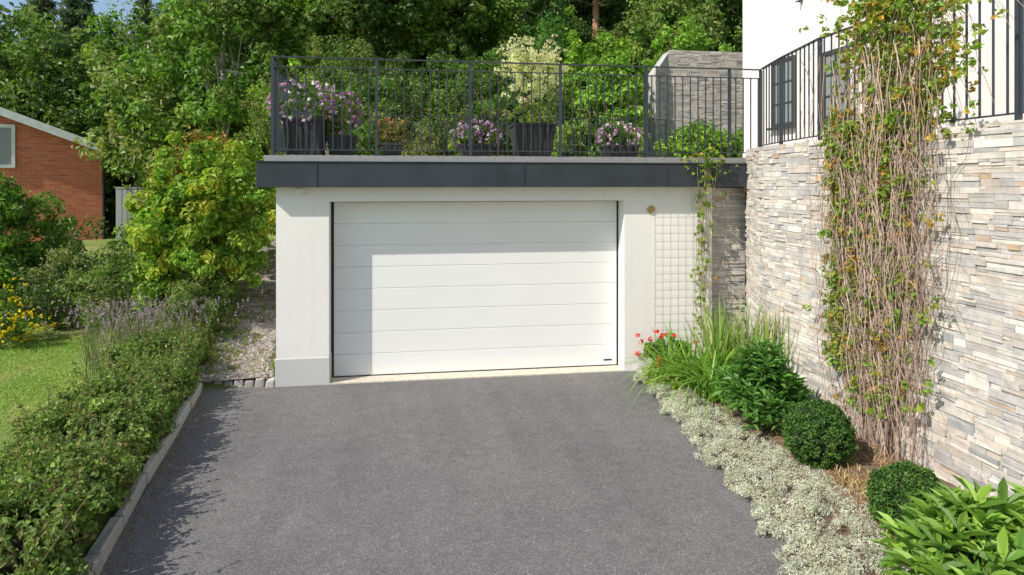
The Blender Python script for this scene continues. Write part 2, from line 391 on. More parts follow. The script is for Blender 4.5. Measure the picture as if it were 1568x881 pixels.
# ---------------------------------------------------------------- white house
h=empty('white_house')
m=M();m.box(5.6,12.5,-4,10.68,2.5,9.2);m.build('walls',[HOUSEW],h)
def sidewin(nm,y0,y1,z0,z1,par):
    m=M();x=5.6
    m.box(x-.012,x+.0,y0,y1,z0,z1,1)
    for (a,b,c,d) in ((y0-.03,y1+.03,z0-.03,z0+.02),(y0-.03,y1+.03,z1-.02,z1+.03),(y0-.03,y0+.02,z0+.02,z1-.02),(y1-.02,y1+.03,z0+.02,z1-.02)):
        m.box(x-.035,x-.001,a,b,c,d,0)
    ym=(y0+y1)/2;m.box(x-.03,x-.013,ym-.012,ym+.012,z0+.02,z1-.02,0)
    for t in (.33,.66):m.box(x-.028,x-.013,y0+.02,y1-.02,z0+(z1-z0)*t-.008,z0+(z1-z0)*t+.008,0)
    m.box(x-.09,x-.0015,y0-.06,y1+.06,z0-.07,z0-.035,0)
    m.build(nm,[DFR,GLASS],par)
sidewin('window_a',9.15,9.70,3.30,4.25,h);sidewin('window_b',7.92,8.40,3.30,4.15,h)
m=M();m.prism([(5.3,-4.4,9.2),(9.05,-4.4,11.2),(9.05,11.1,11.2),(5.3,11.1,9.2),(5.3,-4.4,9.35),(9.05,-4.4,11.38),(9.05,11.1,11.38),(5.3,11.1,9.35)])
m.prism([(9.05,-4.4,11.2),(12.8,-4.4,9.2),(12.8,11.1,9.2),(9.05,11.1,11.2),(9.05,-4.4,11.38),(12.8,-4.4,9.35),(12.8,11.1,9.35),(9.05,11.1,11.38)])
m.build('roof',[ROOFM],h)
m=M();m.bar((5.57,8.95,5.0),(5.57,8.95,5.12),.05,.03);m.bar((5.5,8.95,5.0),(5.58,8.95,5.02),.02);m.build('wall_hook',[DFR],h)

# ---------------------------------------------------------------- railings
def railing(name,pts,posts,zb,zt,bal=.105,second=True,pw=.034):
    m=M();pts=np.array(pts,float);seg=np.diff(pts,axis=0);sl=np.linalg.norm(seg,axis=1);cs=np.concatenate([[0],np.cumsum(sl)])
    def at(s):
        k=min(len(sl)-1,max(0,int(np.searchsorted(cs,s,side='right')-1)));return pts[k]+seg[k]/sl[k]*(s-cs[k])
    for k in range(len(seg)):
        p,q=pts[k],pts[k+1]
        m.bar((*p,zt),(*q,zt),.042,.014);m.bar((*p,zb+.07),(*q,zb+.07),.026,.012)
        if second:m.bar((*p,zt-.115),(*q,zt-.115),.026,.012)
    for s in np.arange(bal*.6,cs[-1],bal):
        p=at(s);m.bar((*p,zb+.07),(*p,zt-(.115 if second else .0)),.0125)
    for s in posts:
        p=at(s);m.box(p[0]-pw/2,p[0]+pw/2,p[1]-pw/2,p[1]+pw/2,zb,zt-.007)
        m.box(p[0]-pw,p[0]+pw,p[1]-pw*.9,p[1]+pw*.9,zb,zb+.008)
    return m.build(name,[RAIL])
railing('terrace_railing',[(-1.53,8.40),(4.66,8.40)],[0,1.206,2.338,3.477,4.612,5.75,6.19],2.752,3.92)
railing('terrace_railing',[(-1.53,8.44),(-1.53,13.3)],[0.12,1.4,2.8,4.2,4.8],2.752,3.92)
railing('terrace_railing',[(-1.5,13.32),(5.3,13.32)],[0,1.36,2.72,4.08,5.44,6.8],2.762,3.72)
railing('wall_railing',[(4.67,8.38),(4.48,7.6),(4.27,6.5),(4.26,-2.5)],[.8,1.92,3.08,4.24,5.4,6.6,7.8],2.85,3.93,.12,False)

# ---------------------------------------------------------------- kerbs
m=M();y=-4.0
while y<8.6:
    l=.4+.5*rng.random();y2=min(y+l,8.66)
    a,b=kx(y+.004),kx(y2-.004);hh=.085+.025*rng.random();c=np.array((.40,.39,.375))*(.75+.45*rng.random());W_=.085
    j=rng.normal(size=6)*.011
    m.prism([(a-W_,y+.004,-.05),(a+j[0],y+.004,-.05),(b+j[1],y2-.004,-.05),(b-W_,y2-.004,-.05),(a-W_+j[4],y+.004,hh),(a-.012+j[0],y+.004,hh+j[2]),(b-.012+j[1],y2-.004,hh+j[3]),(b-W_+j[5],y2-.004,hh)],0,c)
    y=y2
m.build('granite_kerb',[GRANITE],bevel=.014)
m=M()
for k in range(7):
    x=-2.36+k*.122;yy=8.56-.02*k
    c=np.array((.42,.39,.36))*(.8+.4*rng.random());r_=rng.normal(size=8)*.01
    m.prism([(x,yy,-.05),(x+.112,yy+r_[0],-.05),(x+.112,yy+.14,-.05),(x,yy+.13,-.05),(x+.01,yy+.01+r_[1],.08+r_[2]),(x+.105,yy+.01,.09+r_[3]),(x+.105,yy+.12,.09+r_[4]),(x+.01,yy+.12,.08+r_[5])],0,c)
m.build('granite_setts',[GRANITE],bevel=.014)
m=M()
for k in range(26):
    y=8.38-k*.19;x=float(ex(y))+.02;w=.06+.03*rng.random();zz=(.075 if k<3 else .03)+.02*rng.random()
    c=np.array((.42,.40,.38) if k<3 else (.22,.18,.16))*(.8+.4*rng.random());q=rng.normal(size=6)*.012;xn=float(ex(y+.16))+.02
    m.prism([(x,y,-.05),(x+w,y+q[0],-.05),(xn+w,y+.17,-.05),(xn,y+.17,-.05),(x+.01,y+.01,zz),(x+w-.01,y+.01,zz+q[1]*.5),(xn+w-.01,y+.16,zz),(xn+.01,y+.16,zz+q[2]*.5)],0,c)
m.build('bed_edging_stones',[GRANITE],bevel=.012)

m=M();Ys=np.linspace(-3,8.46,70);us=np.linspace(0,1,12);V=[];
for y in Ys:
    x0=float(ex(y))+.03
    for u in us:V.append((x0+(4.6-x0)*u,y,.012+.10*min(1,u*2)+.012*math.sin(y*9+u*14)*(u>0)))
n=12;F=[(a*n+b,a*n+b+1,(a+1)*n+b+1,(a+1)*n+b) for a in range(len(Ys)-1) for b in range(n-1)]
m.add(V,F);m.build('planting_bed_soil',[SOIL],smooth=True)

# gravel path
m=M();Ys=np.linspace(8.50,17,52);us=np.linspace(0,1,6);V=[]
for y in Ys:
    for u in us:
        x=-2.5+u*1.0-.02*(y-8.6);V.append((x,y,max(float(H(x,max(y,8.7))),0)+.025+.012*math.sin(y*7+u*5)))
F=[(a*6+b,a*6+b+1,(a+1)*6+b+1,(a+1)*6+b) for a in range(len(Ys)-1) for b in range(5)]
m.add(V,F,0)
for k in range(1900):
    y=8.56+8*rng.random()**1.5;x=-2.5+rng.random()*1.0;z=float(H(x,max(y,8.7)))+.03;s=.008+.014*rng.random();c=np.array((.38,.34,.30))*(.6+.8*rng.random())
    q=lambda:rng.normal()*s*.3
    m.prism([(x-s+q(),y-s+q(),z-s),(x+s+q(),y-s+q(),z-s),(x+s+q(),y+s+q(),z-s),(x-s+q(),y+s+q(),z-s),(x-s*.6+q(),y-s*.6+q(),z+s*.6),(x+s*.6+q(),y-s*.6+q(),z+s*.6),(x+s*.6+q(),y+s*.6+q(),z+s*.6),(x-s*.6+q(),y+s*.6+q(),z+s*.6)],1,c)
for k in range(9):
    y=9.9+k*.72;z=float(H(-2,y))
    c=np.array((.3,.27,.24))*(.8+.3*rng.random());m.prism([(-2.45+rng.normal()*.05,y,z-.1),(-1.6,y+rng.normal()*.03,z-.1),(-1.6,y+.16,z-.1),(-2.42,y+.18,z-.1),(-2.43,y+.01,z+.07),(-1.62,y+.01,z+.075),(-1.62,y+.15,z+.09),(-2.4,y+.16,z+.085)],1,c)
m.build('gravel_path',[GV,PEBBLE])
m=M();C=[]
for k in range(330):
    y=8.75+5.5*rng.random();x=-2.62+.35*abs(rng.normal())*(1 if rng.random()<.8 else 2);x=min(x,-1.6)
    if rng.random()<.22:x=-1.56-.08*rng.random()
    C.append((x,y,float(H(x,y))+.05))
foliage(m,C,.055,16,.045,.016,G_OLIVE+G_YEL[:2]+[(.45,.36,.18)],up=.9,asp=(1,1,.8));m.build('path_weeds',[LEAF])

# ---------------------------------------------------------------- lawn blades
m=M();n=130000
x=-10+7.6*rng.random(n);y=3+11*rng.random(n)**1.1;ok=x<kx(y)-.75;x=x[ok];y=y[ok];n=len(x)
z=H(x,y);hgt=.015+.02*rng.random(n);a=rng.random(n)*6.28;w=.004+.004*rng.random(n)
dx=np.cos(a);dy=np.sin(a);lx=rng.normal(size=n)*.02;ly=rng.normal(size=n)*.02
V=np.stack([np.stack([x-dx*w,y-dy*w,z],1),np.stack([x+dx*w,y+dy*w,z],1),np.stack([x+lx,y+ly,z+hgt],1)],1)
pt=np.sin(x*1.9+np.sin(y*1.3)*1.5)*np.sin(y*2.3+x*.7)*.5+.5
c1=np.array((.22,.40,.04));c2=np.array((.52,.52,.15));f=np.clip(pt*.8+rng.normal(size=n)*.2,0,1)[:,None]**1.4
col=(c1*(1-f)+c2*f)*(.75+.5*rng.random((n,1)))
m.add(V.reshape(-1,3),np.arange(n*3).reshape(-1,3),0,np.repeat(col,3,0));m.build('lawn_grass',[LEAF])

# ---------------------------------------------------------------- hedge
m=M();C=[];R=[]
for k in range(1600):
    y=1.2+8.6*rng.random();hh=.43+.07*math.sin(y*3.1)+.06*math.sin(y*7.3+1);u=rng.random()
    wd=.82+.06*math.sin(y*2.3)
    if y>9:hh*=1.15
    side=rng.random()
    if side<.62:xx=kx(y)-.13-wd*u;zz=hh*(1-.35*abs(2*u-1)**3)+rng.normal()*.04
    elif side<.88:xx=kx(y)-.14+rng.normal()*.045+.03*math.sin(y*5);zz=.11+(hh-.12)*rng.random()
    else:xx=kx(y)-.16-wd;zz=.08+(hh-.1)*rng.random()
    C.append((xx,y,zz));R.append(.055+.06*rng.random())
PH=g((.085,.145,.03),(.115,.18,.035),(.065,.115,.025),(.16,.20,.05),(.10,.15,.04),(.14,.12,.045))
foliage(m,C,np.array(R),46,.042,.026,PH,rich=False,jit=.35,up=.6)
sh=[]
for k in range(520):
    y=1.2+8.2*rng.random();u=rng.random()**1.5;x=kx(y)-.12-.8*u;z=.38;l=.08+.24*rng.random();d=np.array([rng.normal()*.35,rng.normal()*.35,1.])
    P=np.array([x,y,z])+np.linspace(0,1,6)[:,None]*d*l;m.tube(P,.002,3,1,(.2,.13,.07));
    for p in P:
        for _ in range(3):sh.append(p)
foliage(m,sh,.02,1,.042,.022,PH,jit=.3)
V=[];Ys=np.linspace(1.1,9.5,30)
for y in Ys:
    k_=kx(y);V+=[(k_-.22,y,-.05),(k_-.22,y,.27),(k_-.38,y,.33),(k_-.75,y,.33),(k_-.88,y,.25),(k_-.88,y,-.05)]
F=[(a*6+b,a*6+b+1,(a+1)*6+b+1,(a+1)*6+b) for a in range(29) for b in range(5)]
m.add(V,F,1,(.03,.03,.015))  # added solid core, its dark colour stands in for shade inside the hedge
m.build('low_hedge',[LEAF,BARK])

def straps(m,c,n,L,W,spread,pal,mat=0,stiff=.5,seg=6):
    pal=np.array(pal)
    for k in range(n):
        a=rng.random()*6.28;l=L*(.6+.5*rng.random());s=spread*(.3+.9*rng.random());b=np.array([c[0]+rng.normal()*.05,c[1]+rng.normal()*.05,c[2]])
        d=np.array([math.cos(a),math.sin(a),0]);t=np.linspace(0,1,seg);hz=s*l*t**(1.2);vz=l*(t*(1-s*.25)-(1-stiff)*s*t**2.6)
        P=b+d*hz[:,None];P[:,2]+=vz
        sd=np.array([-d[1],d[0],0]);w=W*(1-t**2.2)*(.7+.6*t*(1-t)*2)
        V=np.concatenate([P-sd*w[:,None]/2,P+sd*w[:,None]/2]);F=[(q,q+1,seg+q+1,seg+q) for q in range(seg-1)]
        m.add(V,F,mat,pal[rng.integers(len(pal))]*(.75+.5*rng.random()))
m=M()
for k in range(30):
    c=(-3.25+rng.normal()*.38,9.3+rng.normal()*.4,.1);straps(m,c,28,.85,.009,.5,[(.24,.24,.15),(.30,.29,.19),(.19,.21,.12)],stiff=.8,seg=5)
P=np.array([(-3.25+rng.normal()*.45,9.25+rng.normal()*.42,.66+.3*rng.random()) for k in range(420)])
foliage(m,P,.03,9,.022,.012,[(.40,.29,.42),(.42,.34,.42),(.30,.23,.30)],1,asp=(.4,.4,1.6))
m.build('lavender_bush',[LEAF,PETAL])
def flowers(pal,n,size,cnt=4,rad=.02,top=True):
    def f(m,C):
        Q=C[rng.integers(len(C),size=n)]
        ctr=C.mean(0);d=nrm(Q-ctr);P=Q+d*.14+rng.normal(size=Q.shape)*.05
        foliage(m,P,rad,cnt,size,size*.8,pal,2,up=.8)
    return f
shrub('golden_climbing_shrub',(-2.78,10.35,1.9),(.88,.8,1.05),220,75,.085,.05,G_YEL+G_LIME[:1]+[(.46,.42,.05)],rad=.15,up=.6,jit=.3)
shrub('golden_climbing_shrub',(-2.75,12.0,2.1),(.75,.8,.9),110,60,.085,.05,G_YEL+G_LIME,rad=.18)
shrub('golden_climbing_shrub',(-3.4,10.6,1.15),(.55,.6,.8),90,60,.08,.05,G_YEL+G_MID,rad=.15)
shrub('golden_climbing_shrub',(-5.0,15.1,1.1),(.75,.8,.9),120,60,.09,.055,G_YEL+G_OLIVE,rad=.2)
shrub('green_garden_shrub',(-7.0,13.1,1.3),(1.1,1.0,1.3),200,80,.09,.05,G_MID+G_LIME[:1],rad=.22)
shrub('green_garden_shrub',(-9.1,13.6,1.1),(1.3,1.0,1.2),160,70,.10,.06,G_MID,rad=.25)
shrub('flowering_shrub',(-5.3,12.0,.75),(.75,.7,.72),110,60,.06,.03,G_DARK+G_OLIVE,rad=.16,extra=flowers([(.6,.5,.5),(.55,.35,.4)],120,.03))
shrub('yellow_flower_shrub',(-5.9,10.9,.42),(.62,.5,.42),80,60,.05,.022,G_MID,rad=.12,extra=flowers([(.85,.65,.03),(.8,.55,.02)],320,.038,5))
shrub('green_border_shrub',(-2.75,10.0,.75),(.45,.6,.6),90,60,.05,.028,G_OLIVE+G_MID,rad=.13)
shrub('green_border_shrub',(-4.1,11.0,.8),(.7,.7,.75),110,60,.06,.03,G_OLIVE+G_MID,rad=.16)
shrub('orange_berry_shrub',(-4.2,14.8,2.3),(1.0,1,1.1),130,60,.09,.05,[(.38,.24,.05),(.22,.27,.05),(.42,.2,.05),(.18,.26,.05),(.16,.24,.05)],rad=.25)

m=M();m.box(-8.5,-6.0,22.0,22.06,.4,2.25);m.box(-8.5,-6.0,21.97,22.09,2.25,2.3)
for x in np.arange(-8.45,-6.1,.14):m.box(x,x+.12,21.975,21.999,.5,2.22)
m.build('grey_board_fence',[STRIP])

# ---------------------------------------------------------------- brick house
bh=empty('brick_house');th=math.radians(21);px_,py_=-9.6,23.8
bh.rotation_euler[2]=th;bh.location=(px_-(px_*math.cos(th)-py_*math.sin(th)),py_-(px_*math.sin(th)+py_*math.cos(th)),0)
m=M();y0,y1=23.8,33;xr,xl,xm=-9.6,-19.6,-14.6;ze,zr=3.42,5.45
m.add([(xl,y0,-.5),(xr,y0,-.5),(xr,y0,ze),(xm,y0,zr),(xl,y0,ze),(xl,y1,-.5),(xr,y1,-.5),(xr,y1,ze),(xm,y1,zr),(xl,y1,ze)],[(0,1,2,3,4),(6,5,9,8,7)])
m.add([(xr,y0,-.5),(xr,y1,-.5),(xr,y1,ze),(xr,y0,ze),(xl,y0,-.5),(xl,y0,ze),(xl,y1,ze),(xl,y1,-.5)],[(0,1,2,3),(4,5,6,7)])
m.build('walls',[BR],bh)
m=M()
for sx in (1,-1):
    e=xm+sx*5.55;zz=ze-.22+.0
    a=[(e,y0-.25,zz+.06),(xm,y0-.25,zr+.06),(xm,y1+.4,zr+.06),(e,y1+.4,zz+.06)]
    m.prism(a+[(p[0],p[1],p[2]+.12) for p in a],0)
m.build('roof',[ROOFM],bh)
m=M()
for sx in (1,-1):
    e=xm+sx*5.58;zz=ze-.22
    a=[(e,y0-.29,zz-.04),(xm,y0-.29,zr-.04),(xm,y0-.252,zr-.04),(e,y0-.252,zz-.04)]
    m.prism(a+[(p[0],p[1],p[2]+.25) for p in a],0)
m.box(xm+5.56,xm+5.66,y0-.3,y1+.4,zz-.02,zz+.1)
m.build('rake_boards',[WFR],bh)
m=M();m.tube([(xr+.5,y0-.1,3.2),(xr+.1,y0-.06,3.0),(xr+.04,y0-.06,2.8),(xr+.04,y0-.06,0)],.05,8);m.build('downpipe',[SEAL],bh)
m=M();wa,wb=-13.5,-11.95;m.box(wa,wb,y0-.02,y0-.002,2.95,4.15,1)
for b_ in ((wa-.05,wb+.07,2.88,2.97),(wa-.05,wb+.07,4.1,4.2),(wb-.02,wb+.07,2.97,4.1),(wa-.05,wa+.04,2.97,4.1),(-12.75,-12.7,2.97,4.1)):m.box(b_[0],b_[1],y0-.07,y0-.003,b_[2],b_[3],0)
m.build('window',[WFR,GLASS],bh)

# ---------------------------------------------------------------- right bed plants
m=M();C=[];R=[]
for k in range(2300):
    y=2.6+5.6*rng.random();w=np.interp(y,[2.6,4.5,6,7,8.2],[1.0,1.0,.62,.5,.35]);u=rng.random()**1.15;x=float(ex(y))-.04+.06*math.sin(y*11)+.03*math.sin(y*23)+.02*rng.normal()+w*u
    C.append((x,y,.06+.05*math.sin(math.pi*min(1,u*1.1))+.03*math.sin(x*13)*math.sin(y*11)+.012*rng.normal()));R.append(.03+.03*rng.random())
foliage(m,C,np.array(R),55,.018,.007,[(.66,.66,.62),(.58,.58,.54),(.76,.76,.73),(.48,.48,.41),(.60,.53,.44)],up=.9,jit=.2,asp=(1,1,.7))
m.build('silver_ground_cover',[LEAF])
m=M()
for k in range(560):
    y=3.0+3.2*rng.random();x=float(ex(y))+.75+.7*rng.random();straps(m,(x,y,.09),7,.14,.007,1.3,[(.62,.42,.21),(.5,.32,.15),(.66,.50,.30)],stiff=.3,seg=4)
m.build('dry_grass',[LEAF])
def box_ball(name,c,r):
    m=M();n=560;d=nrm(rng.normal(size=(n,3)));k=1+.06*np.sin(d[:,0]*7)*np.sin(d[:,1]*8+d[:,2]*5)+.03*rng.normal(size=n)
    C=np.array(c)+d*(r*.88*k)[:,None];foliage(m,C,.04,26,.024,.015,[(.07,.16,.03),(.095,.20,.035),(.04,.10,.025),(.13,.22,.04)],up=.3,jit=.4)
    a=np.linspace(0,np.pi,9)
    P=np.array([[c[0],c[1],c[2]-r*.8*math.cos(t)] for t in a]);m.tube(P,r*.8*np.sin(a)+.001,14,1,(.015,.03,.01))  # added core, shade behind the outer leaves painted as near-black green
    m.build(name,[LEAF,BARK])
box_ball('boxwood_ball',(3.43,5.25,.33),.285);box_ball('boxwood_ball',(3.33,4.08,.30),.25)
def lance(name,c,r,h,n,L,W,pal):
    m=M()
    for k in range(n):
        a=rng.random()*6.28;rr=r*math.sqrt(rng.random());top=np.array([c[0]+math.cos(a)*rr,c[1]+math.sin(a)*rr,c[2]+h*(.45+.55*(1-(rr/r)**2))*(.75+.3*rng.random())])
        b=np.array([c[0]+math.cos(a)*rr*.3,c[1]+math.sin(a)*rr*.3,c[2]]);u=np.linspace(0,1,5)[:,None]
        m.tube(b*(1-u)+top*u,.004,4,1,(.10,.13,.04))
        q=12;ang=np.arange(q)/q*6.28*2.4+rng.random()*6;lv=np.linspace(0,1,q)
        A=np.stack([np.cos(ang),np.sin(ang),.9-1.3*(1-lv)+rng.normal(size=q)*.2],1);A=nrm(A)
        Nn=np.stack([-.5*np.cos(ang),-.5*np.sin(ang),np.ones(q)],1)+rng.normal(size=(q,3))*.25
        P=top-(np.array([0,0,1])*((1-lv)*.16)[:,None])+A*L*.45
        pc=np.array(pal)[rng.integers(len(pal),size=q)]*(.75+.5*rng.random((q,1)))
        s=.7+.5*rng.random(q);put_leaves(m,P,A,Nn,L*s,W*s,pc,0,True,.2)
    m.build(name,[LEAF,BARK])
lance('peony_bush',(3.38,6.10,.08),.38,.76,95,.16,.048,g((.065,.145,.03),(.09,.18,.035),(.05,.11,.022)))
lance('rhododendron_bush',(3.25,3.25,.05),.55,.62,120,.17,.05,g((.115,.20,.028),(.15,.235,.036),(.08,.155,.026)))
lance('rhododendron_bush',(3.85,3.3,.05),.45,.62,70,.17,.05,g((.115,.20,.028),(.15,.235,.036),(.08,.155,.026)))
m=M()
for c in ((3.3,7.45,.08),(3.45,7.2,.08),(3.15,7.7,.08),(3.6,7.6,.08),(3.3,6.95,.08)):straps(m,c,80,.95,.024,1.0,g((.12,.22,.03),(.16,.26,.04),(.09,.17,.03)),stiff=.35)
m.build('daylily_clump',[LEAF])
m=M()
for c in ((3.75,7.75,.08),(3.95,7.6,.08),(3.85,7.35,.08),(3.6,7.45,.08),(3.9,7.0,.08),(3.8,6.75,.08)):straps(m,c,26,1.15,.036,.42,g((.14,.20,.05),(.20,.24,.07),(.10,.16,.04)),stiff=.8)
m.build('iris_clump',[LEAF])
m=M()
for c in ((4.0,7.6,.08),(4.0,7.1,.08)):straps(m,c,16,1.2,.02,.22,g((.14,.16,.06),(.22,.16,.09)),stiff=.9)
m.build('tall_perennial',[LEAF])
GG=g((.06,.13,.02),(.09,.17,.03),(.14,.16,.03))
shrub('red_geranium',(3.13,8.13,.27),(.20,.16,.17),30,40,.045,.04,GG,rad=.06,stems=False,extra=flowers([(.85,.03,.03),(.9,.06,.06)],26,.035,14,.035))
shrub('red_geranium',(3.4,8.15,.3),(.15,.14,.2),24,40,.04,.035,GG,rad=.06,stems=False,extra=flowers([(.7,.04,.06),(.85,.06,.05)],10,.035,10,.03))
shrub('green_perennial',(3.0,7.6,.16),(.22,.3,.12),40,40,.035,.02,G_YEL,rad=.06,stems=False)

# ---------------------------------------------------------------- vines
m=M()
CB=[(.34,.235,.18),(.40,.29,.225),(.24,.16,.12),(.47,.36,.29)]
for k in range(250):
    y=5.35+rng.normal()*.26;y=min(max(y,4.75),6.0);zt=(2.9+rng.random()*.8) if rng.random()<.5 else 1.3+1.8*rng.random();zb=.05 if rng.random()<.4 else .2+1.6*rng.random()
    if zb>zt-.4:zb=zt-.6
    y2=5.36+(y-5.35)*1.2+rng.normal()*.10;n=20;t=np.linspace(0,1,n)
    off=np.cumsum(rng.normal(size=(n,2))*.030,0);X=4.10-.10*rng.random()-.07*np.sin(t*3.1)*rng.random()+off[:,0]*.4
    X=np.minimum(X,4.135);P=np.stack([X,y*(1-t)+y2*t+off[:,1]+.035*np.sin(t*(9+8*rng.random())+k),zb+(zt-zb)*t],1)
    m.tube(P,(.0018+.0028*rng.random()),3,0,np.array(CB[rng.integers(4)])*(.7+.55*rng.random()))
    if rng.random()<.8:
        for _ in range(3):
            s=P[rng.integers(3,18)];l=.12+.28*rng.random();tt=np.linspace(0,1,6);dy_=rng.normal()*.6
            m.tube(s+np.stack([-.05*tt,dy_*l*tt,-l*(tt*.6-.8*tt*(1-tt))],1),.0016,3,0,np.array(CB[rng.integers(4)]))
for k in range(5):
    n=14;t=np.linspace(0,1,n);P=np.stack([4.08+.02*np.sin(t*9+k),5.25+.09*k-.1+.05*np.sin(t*6+k*2),.02+3.0*t],1);m.tube(P,.012-.005*t,6,0,(.3,.22,.16))
for k in range(150):
    n=12;t=np.linspace(0,1,n);s=np.array([4.22+rng.normal()*.06,5.2+rng.normal()*.33,3.7+.45*rng.random()]);l=.3+.9*rng.random()
    P=s+np.stack([-.12*np.sin(t*2)*rng.random()+0*t,(rng.normal()*.28)*t+.03*np.sin(t*11),-l*t**1.3+.12*np.sin(t*3.1)],1)
    m.tube(P,.0022,3,0,np.array(CB[rng.integers(4)]))
VP=g((.12,.19,.025),(.10,.16,.02),(.19,.20,.03),(.30,.17,.03),(.15,.21,.03),(.12,.19,.03))
C=[]
for k in range(2600):
    q=rng.random()
    if q<.56:
        z=2.75+1.6*rng.random();C.append((4.18+rng.normal()*.08,5.25+rng.normal()*(.26+.1*(z-2.7)),z))
    elif q<.78:
        z=.7+2.4*rng.random();C.append((4.04+rng.normal()*.03,5.84+rng.normal()*.09,z))
    else:C.append((4.01+rng.normal()*.03,5.35+rng.normal()*.3,.4+2.6*rng.random()**.7))
foliage(m,C,.055,7,.052,.036,VP,1,jit=.3,inner=.1)
m.build('climbing_vine',[BARK,LEAF])
m=M();C=[]
for k in range(12):
    n=18;t=np.linspace(0,1,n);x0=3.78+rng.normal()*.05
    zt=2.75;zb=.3+1.2*rng.random() if k>2 else .15
    P=np.stack([x0+.04*np.sin(t*7+k)+np.cumsum(rng.normal(size=n)*.010),8.36-(.14*(t>.82))+0*t,zb+(zt-zb)*t],1);m.tube(P,.0035,4,0,(.3,.26,.16))
    for p in P[::1]:
        if rng.random()<.6:C.append(p+rng.normal(size=3)*.035)
for k in range(70):C.append((3.85+rng.normal()*.18,8.2+rng.normal()*.04,2.70+.13*rng.normal()))
foliage(m,C,.03,4,.05,.032,VP+G_LIME,1,jit=.3,inner=.1)
m.build('climbing_vine',[BARK,LEAF])

# ---------------------------------------------------------------- terrace planters
def planter(name,x,y,wt,wb,h,plant):
    z=2.766;m=M()
    def q(w,z_):return [(x-w/2,y-w/2,z_),(x+w/2,y-w/2,z_),(x+w/2,y+w/2,z_),(x-w/2,y+w/2,z_)]
    m.prism(q(wb,z)+q(wt,z+h-.03),0);m.prism(q(wt+.03,z+h-.03)+q(wt+.03,z+h),0)
    ns=max(4,int(wt/.075))
    for s in range(ns):
        a=(s+.15)/ns-.5;b=(s+.8)/ns-.5
        m.prism([(x+a*wb,y-wb/2-.012,z+.02),(x+b*wb,y-wb/2-.012,z+.02),(x+b*wb,y-wb/2,z+.02),(x+a*wb,y-wb/2,z+.02),
                 (x+a*wt,y-wt/2-.012,z+h-.035),(x+b*wt,y-wt/2-.012,z+h-.035),(x+b*wt,y-wt/2,z+h-.035),(x+a*wt,y-wt/2,z+h-.035)],0)
    plant(m,x,y,z+h);m.build(name,[PLANT,LEAF,PETAL,BARK])
def petunia(r,hh,pal,nf=60,gpal=G_MID):
    def f(m,x,y,z):
        C=crown(45,(x,y,z+hh*.4),(r,r*.8,hh*.6));foliage(m,C,.07,34,.04,.022,gpal,1)
        d=nrm(rng.normal(size=(nf,3)));P=np.array([x,y,z+hh*.45])+d*np.array([r*1.1,r*.9,hh*.75]);foliage(m,P,.02,9,.04,.034,pal,2,up=.4,inner=.3)
    return f
PUR=[(.5,.2,.55),(.65,.4,.68),(.8,.7,.82),(.42,.16,.48)];MIX_=[(.85,.82,.86),(.6,.3,.64),(.75,.5,.76)]
planter('flower_planter',-1.22,8.9,.48,.42,.46,petunia(.42,.42,MIX_,110))
planter('flower_planter',-.78,9.0,.34,.30,.26,petunia(.24,.5,PUR,70,G_OLIVE))
planter('flower_pot',-.15,9.1,.26,.22,.18,petunia(.2,.3,[(.6,.2,.12),(.5,.35,.1)],20,[(.34,.22,.07),(.2,.22,.05)]))
planter('flower_planter',.93,8.85,.42,.36,.16,petunia(.30,.26,PUR+[(.8,.7,.8)],110))
planter('flower_planter',2.86,8.85,.42,.36,.16,petunia(.28,.26,MIX_,90))
def wil(m,x,y,z):
    m.tube([(x,y,z-.1),(x+.01,y,z+.3),(x,y,z+.6)],[.015,.013,.012],6,3,(.25,.2,.14))
    WC=[(.82,.76,.52),(.70,.70,.42),(.85,.8,.62),(.44,.48,.2)]
    C=crown(90,(x,y,z+.66),(.46,.4,.38));foliage(m,C,.07,40,.042,.018,WC,1,up=.2)
    for k in range(70):
        a=rng.random()*6.28;l=.25+.25*rng.random();t=np.linspace(0,1,6);P=np.stack([x+np.cos(a)*l*t,y+np.sin(a)*l*t,z+.72+.42*t*(1-.3*t)*(.4+rng.random())],1);m.tube(P,.002,3,3,(.3,.25,.15));foliage(m,P[2:],.025,6,.038,.014,WC[:3],1)
    C=crown(40,(x,y,z+.15),(.3,.26,.2));foliage(m,C,.06,30,.04,.02,G_YEL+G_OLIVE,1);foliage(m,C,.09,2,.035,.03,[(.5,.15,.2),(.6,.4,.6)],2)
planter('willow_planter',1.70,9.0,.55,.42,.44,wil)

# ---------------------------------------------------------------- terrace-back shrubs & trees
def bk_shrub(nm,x,y,rx,rz,pal,L=.08,n=110,zc=None,**k):
    z=float(H(x,max(y,13.7)));zc=z+rz*.85 if zc is None else zc
    shrub(nm,(x,y,zc),(rx,rx*.8,rz),n,60,L,L*.55,pal,rad=.2,**k)
bk_shrub('garden_shrub',-.9,14.6,1.1,1.1,G_DARK+G_MID)
bk_shrub('garden_shrub',.6,14.5,1.0,.9,G_MID+G_OLIVE)
bk_shrub('garden_shrub',1.9,14.9,1.1,1.2,G_MID+G_DARK)
bk_shrub('garden_shrub',3.2,14.4,.8,.8,G_OLIVE+G_MID)
bk_shrub('lime_green_shrub',4.35,14.2,.75,1.15,G_LIME,L=.12)
bk_shrub('lime_green_shrub',4.9,17.5,1.2,1.5,G_LIME+G_YEL[:1],L=.12)
bk_shrub('garden_shrub',6.0,13.4,.75,.5,G_MID+G_LIME,zc=3.1)
bk_shrub('garden_shrub',7.0,13.2,.7,.55,G_MID+G_LIME,zc=3.15)
bk_shrub('lime_green_shrub',7.4,17.6,1.5,1.5,G_LIME,L=.12)
bk_shrub('garden_shrub',-2.6,16.0,1.2,1.2,G_OLIVE+G_YEL[:2])
